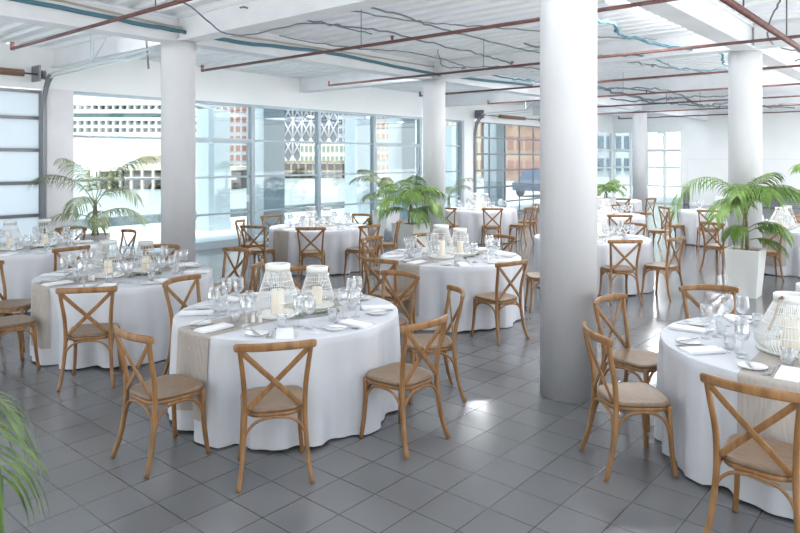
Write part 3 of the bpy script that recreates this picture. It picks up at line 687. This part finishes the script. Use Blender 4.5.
def make_sprig(seed, m='sage'):
    t = empty('eucalyptus_sprig'); g = random.Random(seed)
    st = spline([(-.17, 0, .008), (-.08, .02, .014), (0, -.015, .014), (.1, .01, .012), (.18, -.01, .006)], 5)
    MB().tube(st, .0025, 5).build('stem', M['stem'], t); b = MB()
    for p in st:
        for k in range(7):
            a = g.uniform(0, 2 * PI); l = g.uniform(.022, .040); w = l * .38; e = g.uniform(0, .55); o = p + Vector((g.uniform(-.012, .012), g.uniform(-.012, .012), g.uniform(0, .012)))
            d = Vector((math.cos(a) * math.cos(e), math.sin(a) * math.cos(e), math.sin(e))); s = d.cross(Vector((0, 0, 1))).normalized() * w
            b.add([o, o + d * l * .5 + s, o + d * l, o + d * l * .5 - s], [(0, 1, 2, 3)], True)
    b.build('leaves', M[m], t); return t
P_glass, P_tumb, P_plate, P_nap = Proto(make_glass()), Proto(make_tumbler()), Proto(make_plate()), Proto(make_napkin())
P_fork, P_knife, P_spoon, P_shak = Proto(make_fork()), Proto(make_knife()), Proto(make_spoon()), Proto(make_shaker())
P_cand = Proto(make_candle()); P_candb = Proto(make_candle(.052, .185)); P_tab = Proto(make_table())
P_lan = {'big': Proto(make_lantern(.41, .175, .092, 54, 'wire', .0017)), 'small': Proto(make_lantern(.335, .145, .084, 44, 'wire', .0017)),
         'wire': Proto(make_lantern(.38, .165, .078, 18, 'greycap', .0032)), 'wires': Proto(make_lantern(.33, .14, .072, 16, 'greycap', .0032)),
         'slat': Proto(make_lantern(.37, .215, .095, 64, 'wire', .0032, True, 3))}
grp = {'A': 1, 'B': 1, 'C': 1, 'H': 1}
LAN = {'A': [('big', -.17, -.07), ('small', .26, -.06)], 'B': [('wire', -.20, 0), ('wires', .22, 0)], 'C': [('big', -.20, 0), ('small', .21, 0)], 'D': [('wire', -.2, 0), ('wires', .21, 0)],
       'E': [('wire', -.28, 0), ('wire', .17, 0)], 'F': [('big', -.22, 0), ('wire', .22, 0)], 'G': [('slat', -.22, 0), ('big', .25, 0)], 'H': [('slat', -.19, .05), ('slat', .27, 0)],
       'I': [('small', .1, 0)], 'J': [('slat', -.2, 0), ('wire', .24, 0)], 'K': [('big', -.2, 0), ('small', .2, 0)], 'L': [('big', 0, 0)]}
def SIDES_AT(ang): return side_of(-math.cos(ang), -math.sin(ang))
for idx, (key, ((tx, ty), phrase, L_)) in enumerate(TABLES.items()):
    f = fold_fn(100 + idx)
    c = make_cloth(f); c.location = (tx, ty, 0); tag(c, 'white floor-length tablecloth on ' + phrase, 'tablecloth', 'white tablecloths')
    tb = P_tab.get(); tb.location = (tx, ty, 0); tag(tb, 'round banquet table hidden by white cloth, ' + phrase.replace('the ', '', 1), 'table', 'banquet tables')
    hide = key in 'IJKLFG'
    rn = None if key in 'FI' else make_runner(f)
    if rn: rn.location = (tx, ty, 0); tag(rn, 'beige linen runner across ' + phrase, 'table runner', 'table runners')
    z = ZT + .0005; zr = ZT + .0035
    det = key in 'ABCH'; med = key in 'DEGJ'
    base = (0 if key != 'D' else 0)
    for k in range(8):
        ang = R(45 * k + 3); ux, uy = -math.cos(ang), -math.sin(ang); lx, ly = uy, -ux      # u points outwards to the seat, l to the sitter's side
        on = abs(math.sin(ang)) < .25
        def put(P, r_, lat, rot, name, lab, cat, dz=0, jit=.0):
            g = random.Random(idx * 97 + k * 13 + int(r_ * 100) + int(lat * 1000))
            o = P.get(); x, y = ux * r_ + lx * lat, uy * r_ + ly * lat
            zz = zr if abs(y) < .205 + .09 else z
            o.location = (tx + x, ty + y, zz + dz); o.rotation_euler = (0, 0, ang + rot + g.uniform(-.08, .08))
            tag(o, lab + ' at the %s setting of %s' % (SIDES_AT(ang), phrase), cat, '%s on %s' % (name, phrase)); return o
        put(P_glass, .52, -.09, 0, 'wine glasses', 'inner wine glass', 'glass')
        put(P_glass, .575, -.175, 0, 'wine glasses', 'outer wine glass', 'glass')
        if key not in 'IKL': put(P_tumb, .52, .03, 0, 'water tumblers', 'water tumbler', 'glass')
        put(P_nap, .735, 0, PI / 2, 'napkins', 'folded white napkin', 'napkin')
        if key not in 'IKLF': put(P_plate, .715, .195, 0, 'side plates', 'white side plate', 'plate')
        if det:
            put(P_fork, .74, .088, PI / 2, 'forks', 'inner dinner fork', 'fork')
            put(P_fork, .75, .065 + .05, PI / 2, 'forks', 'outer dinner fork', 'fork').rotation_euler[2] = ang + PI / 2
            put(P_knife, .74, -.088, PI / 2, 'knives', 'dinner knife', 'knife')
            put(P_knife, .715, .205, PI / 2 + .35, 'butter knives', 'butter knife', 'knife', .0125)
            put(P_spoon, .595, .0, 0, 'dessert spoons', 'dessert spoon', 'spoon').rotation_euler[2] = ang
    for q, (kind, lx_, ly_) in enumerate(LAN[key]):
        o = P_lan[kind].get(); o.location = (tx + lx_, ty + ly_, zr); o.rotation_euler = (0, 0, R(0) if kind == 'slat' else R(20 * q))
        side = 'left-hand ' if len(LAN[key]) == 2 and q == 0 else 'right-hand ' if len(LAN[key]) == 2 else ''
        desc = {'big': 'white rod', 'small': 'white rod', 'wire': 'grey-capped wire', 'wires': 'grey-capped wire', 'slat': 'white slatted bamboo'}[kind]
        tag(o, '%s%s lantern on %s' % (side, desc, phrase), 'lantern', 'lanterns')
        cn = (P_candb if kind in ('big', 'slat') else P_cand).get(); cn.location = (tx + lx_, ty + ly_, zr + .0225); tag(cn, 'ivory pillar candle inside the %slantern on %s' % (side, phrase), 'candle', 'pillar candles')
    if key in 'ABCEH':
        sp = make_sprig(idx + 3); sp.location = (tx + .03, ty - .31, z + .002); sp.rotation_euler = (0, 0, R(rng.uniform(-15, 15))); tag(sp, 'grey-green eucalyptus sprig below the lanterns on %s' % phrase, 'sprig', 'eucalyptus sprigs')
    SH = {'A': [(-.43, -.10), (-.40, -.145)], 'B': [(-.42, -.13), (-.43, -.08)], 'H': [(-.435, .0), (-.43, .05), (-.44, -.05)]}.get(key, [])
    for q, (sx, sy) in enumerate(SH):
        o = P_shak.get(); o.location = (tx + sx, ty + sy, zr); tag(o, 'small silver-capped shaker beside the lanterns on %s' % phrase, 'shaker', 'shakers on %s' % phrase)

# ------------------------------------------------------------------ plants
def frond(az, el, L, droop, w, mname, parent, p0, seed, nl=40, width=.018, parts='frond'):
    g = random.Random(seed); n = 22; P = [Vector(p0)]; e = el
    for i in range(n):
        t = (i + 1) / n; e = el - droop * (t ** 1.35)
        P.append(P[-1] + Vector((math.cos(az) * math.cos(e), math.sin(az) * math.cos(e), math.sin(e))) * (L / n))
    b = MB(); b.cur = 1; b.tube(P, .007, 5, scale=[1.2 - 1.0 * i / n for i in range(n + 1)]); b.cur = 0
    for i in range(nl):
        t = .22 + .78 * i / (nl - 1); q = t * n; k = min(int(q), n - 1); p = P[k].lerp(P[k + 1], q - k); tg = (P[k + 1] - P[k]).normalized()
        sd = tg.cross(Vector((0, 0, 1)))
        if sd.length < .05: sd = Vector((math.sin(az), -math.cos(az), 0))
        sd.normalize(); upv = sd.cross(tg).normalized()
        ll = w * (.45 + .75 * math.sin(PI * min(1, (t - .1) * 1.0)) ** .8) * g.uniform(.85, 1.1)
        for s in (-1, 1):
            d = (tg * (.55 + .5 * t) + sd * s * 1.0 + upv * .30 + Vector((g.uniform(-.1, .1), g.uniform(-.1, .1), g.uniform(-.1, .1)))).normalized()
            pts = [p]; cur = p.copy(); dd = d.copy()
            for j in range(4):
                dd = (dd + Vector((0, 0, -.28 - .16 * j))).normalized(); cur = cur + dd * ll / 4; pts.append(cur.copy())
            ws = [.35, 1, .95, .6, .03]; vs = []
            for j, pt in enumerate(pts):
                dr = (pts[min(j + 1, 4)] - pts[max(j - 1, 0)]).normalized(); wd = dr.cross(upv)
                if wd.length < .05: wd = dr.cross(sd)
                wd = wd.normalized() * width * ws[j]; cr = Vector((0, 0, -.25)) * width * ws[j]
                vs += [pt + wd + cr, pt, pt - wd + cr]
            b.add(vs, [f_ for j in range(4) for f_ in ((j * 3, j * 3 + 1, j * 3 + 4, j * 3 + 3), (j * 3 + 1, j * 3 + 2, j * 3 + 5, j * 3 + 4))], True)
    return b.build(parts, [M[mname], M['stem']], parent)
def square_planter(t, h, w0, w1):
    a, b_ = w0 / 2, w1 / 2; q = lambda k, z: [(-k, -k, z), (k, -k, z), (k, k, z), (-k, k, z)]
    m_ = MB(); rings = [q(a, 0), q(b_, h - .01), q(b_ - .005, h), q(b_ - .025, h), q(b_ - .03, h - .06)]
    vs = [v for r_ in rings for v in r_]; m_.add(vs, [(3, 2, 1, 0)] + [(i * 4 + k, i * 4 + (k + 1) % 4, (i + 1) * 4 + (k + 1) % 4, (i + 1) * 4 + k) for i in range(4) for k in range(4)] + [(16, 17, 18, 19)])
    pl = m_.build('planter', M['planter'], t)
    MB().box(-b_ + .031, b_ - .031, -b_ + .031, b_ - .031, h - .075, h - .03).build('soil', M['soil'], pl)
def round_pot(t, h, r0, r1, m='concpot'):
    pl = MB().lathe([(r0, 0), (r1, h - .02), (r1 + .005, h), (r1 - .025, h), (r1 - .035, h - .06)], 32).build('pot', M[m], t)
    MB().lathe([(r1 - .036, h - .075), (r1 - .036, h - .04), (.02, h - .03)], 24).build('soil', M['soil'], pl)
LEFT, RIGHT, TOWARD, AWAY = 130.5, -49.5, 220.5, 40.5
def palm(x, y, lab, fr, zbase, stemh, pot, mname='leaf', seed=1, stems=3, width=.018, rz=0, nl=42):
    t = empty('potted_palm', (x, y, 0), rz)
    pot(t); g = random.Random(seed)
    for k in range(stems):
        a = 2 * PI * k / stems; MB().tube(spline([(.05 * math.cos(a), .05 * math.sin(a), zbase - .05), (.035 * math.cos(a), .035 * math.sin(a), zbase + stemh * .5), (.015 * math.cos(a), .015 * math.sin(a), zbase + stemh)], 4), .016, 7, scale=[1.2 - .5 * i / 8 for i in range(9)]).build('stem', M['stem'], t)
    for i, (az, el, L, dr, w, zf) in enumerate(fr):
        frond(R(az) - rz, R(el), L, R(dr), w, mname, t, (0.01 * math.cos(R(az)), .01 * math.sin(R(az)), zbase + stemh * zf), seed * 50 + i, nl, width)
    tag(t, lab, 'plant', 'potted palms'); return t
# right planter palm
x, y = cam_pt(745.5, 9.74)
palm(x, y, 'green palm in a tapered white square planter before the right column',
     [(LEFT + 8, 74, 1.62, 165, .34, 1), (LEFT + 35, 58, 1.0, 125, .32, .9), (LEFT + 55, 80, 1.0, 130, .32, 1), (RIGHT - 12, 68, 1.05, 125, .34, 1), (RIGHT - 38, 78, 1.0, 130, .34, 1), (TOWARD, 78, .95, 125, .34, 1), (TOWARD - 40, 66, .9, 120, .32, .9), (TOWARD + 45, 70, .95, 120, .32, 1),
      (TOWARD + 45, 45, .70, 115, .28, .55), (RIGHT - 25, 42, .62, 105, .28, .45), (LEFT + 40, 42, .55, 95, .26, .5), (RIGHT - 20, 25, .55, 80, .28, .25), (TOWARD + 20, 85, .8, 70, .3, 1)],
     .66, .55, lambda t: square_planter(t, .69, .35, .46), seed=3, width=.009, nl=32)
x, y = cam_pt(411, 13.3)
palm(x, y, 'green palm in a square white planter before the middle column',
     [(LEFT, 72, .95, 135, .36, 1), (LEFT + 30, 60, .9, 130, .34, .9), (LEFT - 25, 78, .95, 120, .34, 1), (RIGHT, 70, .95, 135, .36, 1), (RIGHT + 30, 78, .85, 120, .34, 1), (TOWARD, 76, .9, 140, .36, 1), (TOWARD - 45, 64, .9, 130, .34, .8), (TOWARD + 45, 64, .92, 135, .34, .8), (RIGHT - 20, 44, .8, 115, .32, .6), (LEFT + 10, 42, .75, 115, .32, .6), (TOWARD + 10, 88, .8, 70, .3, 1), (TOWARD + 20, 50, .7, 120, .32, .5)],
     .70, .36, lambda t: square_planter(t, .72, .44, .56), seed=4, width=.009, nl=34)
x, y = cam_pt(95, 11.3)
palm(x, y, 'tall olive-green palm in a round concrete pot by the pale grey pier',
     [(LEFT + 5, 62, 1.25, 95, .34, 1), (LEFT + 25, 30, .85, 75, .30, .5), (RIGHT + 10, 70, 1.25, 62, .34, 1), (RIGHT - 15, 62, 1.0, 115, .32, .9), (TOWARD, 62, .95, 120, .34, .7), (RIGHT, 38, .95, 95, .32, .55), (LEFT - 10, 80, 1.0, 60, .32, 1), (AWAY, 70, 1.1, 90, .32, 1), (LEFT + 12, 25, .75, 60, .28, .15), (TOWARD + 30, 45, .85, 110, .3, .5)],
     .70, .55, lambda t: round_pot(t, .72, .17, .24), 'leafd', seed=5, width=.008, nl=30)
x, y = cam_pt(386, 16.6)
palm(x, y, 'slender palm in a low white planter behind the planter palm',
     [(LEFT, 70, 1.1, 110, .26, 1), (LEFT - 25, 78, 1.1, 90, .26, 1), (RIGHT, 65, 1.0, 110, .26, 1), (TOWARD, 70, .9, 110, .26, 1), (AWAY, 72, .9, 100, .26, 1), (LEFT + 30, 45, .7, 90, .24, .7)],
     .70, .42, lambda t: square_planter(t, .72, .40, .50), 'leafd', seed=6, width=.010)
x, y = cam_pt(449, 19.0)
palm(x, y, 'thin sparse palm by the window behind the middle column',
     [(RIGHT, 78, 1.2, 115, .22, 1), (RIGHT + 30, 70, .9, 100, .22, .9), (LEFT, 80, 1.0, 90, .22, 1), (TOWARD, 75, .8, 100, .22, .9)],
     .35, .55, lambda t: round_pot(t, .36, .13, .18, 'stonepot'), 'leafd', seed=7, width=.008, nl=22)
x, y = cam_pt(606, 18.6)
palm(x, y, 'distant bushy palm in a white planter behind the big column',
     [(LEFT, 60, .65, 110, .24, 1), (RIGHT, 60, .65, 110, .24, 1), (TOWARD, 65, .6, 115, .24, 1), (AWAY, 65, .6, 110, .24, 1), (TOWARD + 45, 50, .6, 110, .22, .8), (TOWARD - 45, 50, .6, 110, .22, .8), (RIGHT + 30, 75, .6, 80, .22, 1)],
     .90, .18, lambda t: square_planter(t, .92, .34, .42), seed=8, width=.013, nl=26)
palm(16.45, 2.12, 'palm at the right edge whose fronds reach into the room',
     [(LEFT, 68, 1.05, 95, .30, 1), (LEFT + 30, 60, .9, 100, .28, 1), (LEFT - 30, 70, .9, 100, .28, 1), (RIGHT, 65, .9, 110, .28, 1), (TOWARD, 65, .9, 110, .28, 1)],
     .70, .75, lambda t: square_planter(t, .72, .42, .54), seed=9, width=.010)
# foreground palm at the left edge
x, y = cam_pt(-165, 2.5)
palm(x, y, 'green palm fronds hanging in at the near left corner, closest to the camera',
     [(RIGHT + 2, 44, .78, 125, .42, 1), (RIGHT - 22, 38, .62, 115, .38, .75), (RIGHT + 30, 56, .7, 115, .38, .9), (RIGHT - 2, 16, .58, 85, .34, .25), (LEFT, 60, .8, 110, .4, 1), (TOWARD, 60, .6, 110, .4, 1)],
     .50, .42, lambda t: square_planter(t, .51, .38, .46), 'leafn', seed=11, width=.0085, nl=17)
# small pots by the window
x, y = cam_pt(391, 15.6); t = empty('stone_pot', (x, y, 0))
MB().lathe([(.12, 0), (.17, .10), (.175, .24), (.15, .36), (.13, .36), (.14, .24)], 24).build('pot', M['stonepot'], t); MB().lathe([(.135, .25), (.135, .30), (.02, .31)], 20).build('soil', M['soil'], t)
tag(t, 'dark grey stone pot on the floor near the palm planter', 'pot')
x, y = cam_pt(373, 16.9); t = empty('grass_plant', (x, y, 0)); round_pot(t, .28, .10, .14)
b = MB(); g = random.Random(3)
for k in range(40):
    a = g.uniform(0, 6.28); r_ = g.uniform(.02, .08); h_ = g.uniform(.15, .32); dx, dy = math.cos(a), math.sin(a)
    b.add([(dx * r_ - dy * .008, dy * r_ + dx * .008, .23), (dx * r_ + dy * .008, dy * r_ - dx * .008, .23), (dx * (r_ + .05), dy * (r_ + .05), .23 + h_ * .7), (dx * (r_ + .14), dy * (r_ + .14), .23 + h_)], [(0, 1, 2), (2, 1, 3)])
b.build('blades', M['leaf'], t); tag(t, 'small grassy plant in a pale pot by the windows', 'plant')

# ------------------------------------------------------------------ light
w = bpy.data.worlds.new('sky'); SC.world = w; w.use_nodes = True; nt = w.node_tree
bg = nt.nodes['Background']; tc = nt.nodes.new('ShaderNodeTexCoord'); sp = nt.nodes.new('ShaderNodeSeparateXYZ'); cr = nt.nodes.new('ShaderNodeValToRGB')
cr.color_ramp.elements[0].position = 0; cr.color_ramp.elements[0].color = (1, .98, .95, 1); cr.color_ramp.elements[1].position = .6; cr.color_ramp.elements[1].color = (.80, .90, 1.0, 1)
nt.links.new(tc.outputs['Generated'], sp.inputs[0]); nt.links.new(sp.outputs['Z'], cr.inputs[0]); nt.links.new(cr.outputs[0], bg.inputs['Color']); bg.inputs['Strength'].default_value = 1.0
sd = bpy.data.lights.new('sun', 'SUN'); sd.energy = 4.0; sd.angle = R(20); sd.color = (1, .95, .88); so = bpy.data.objects.new('sun', sd); C.objects.link(so); so.rotation_euler = Vector((.25, .25, -.93)).to_track_quat('-Z', 'Y').to_euler()
SC.view_settings.view_transform = 'Standard'; SC.view_settings.look = 'None'; SC.view_settings.gamma = 1; SC.view_settings.exposure = 1.12; SC.view_settings.use_curve_mapping = False
try:
    cy = SC.cycles; cy.transparent_max_bounces = 40; cy.max_bounces = 10; cy.diffuse_bounces = 6; cy.glossy_bounces = 4; cy.use_denoising = True; cy.caustics_reflective = False
except Exception as e: print(e)
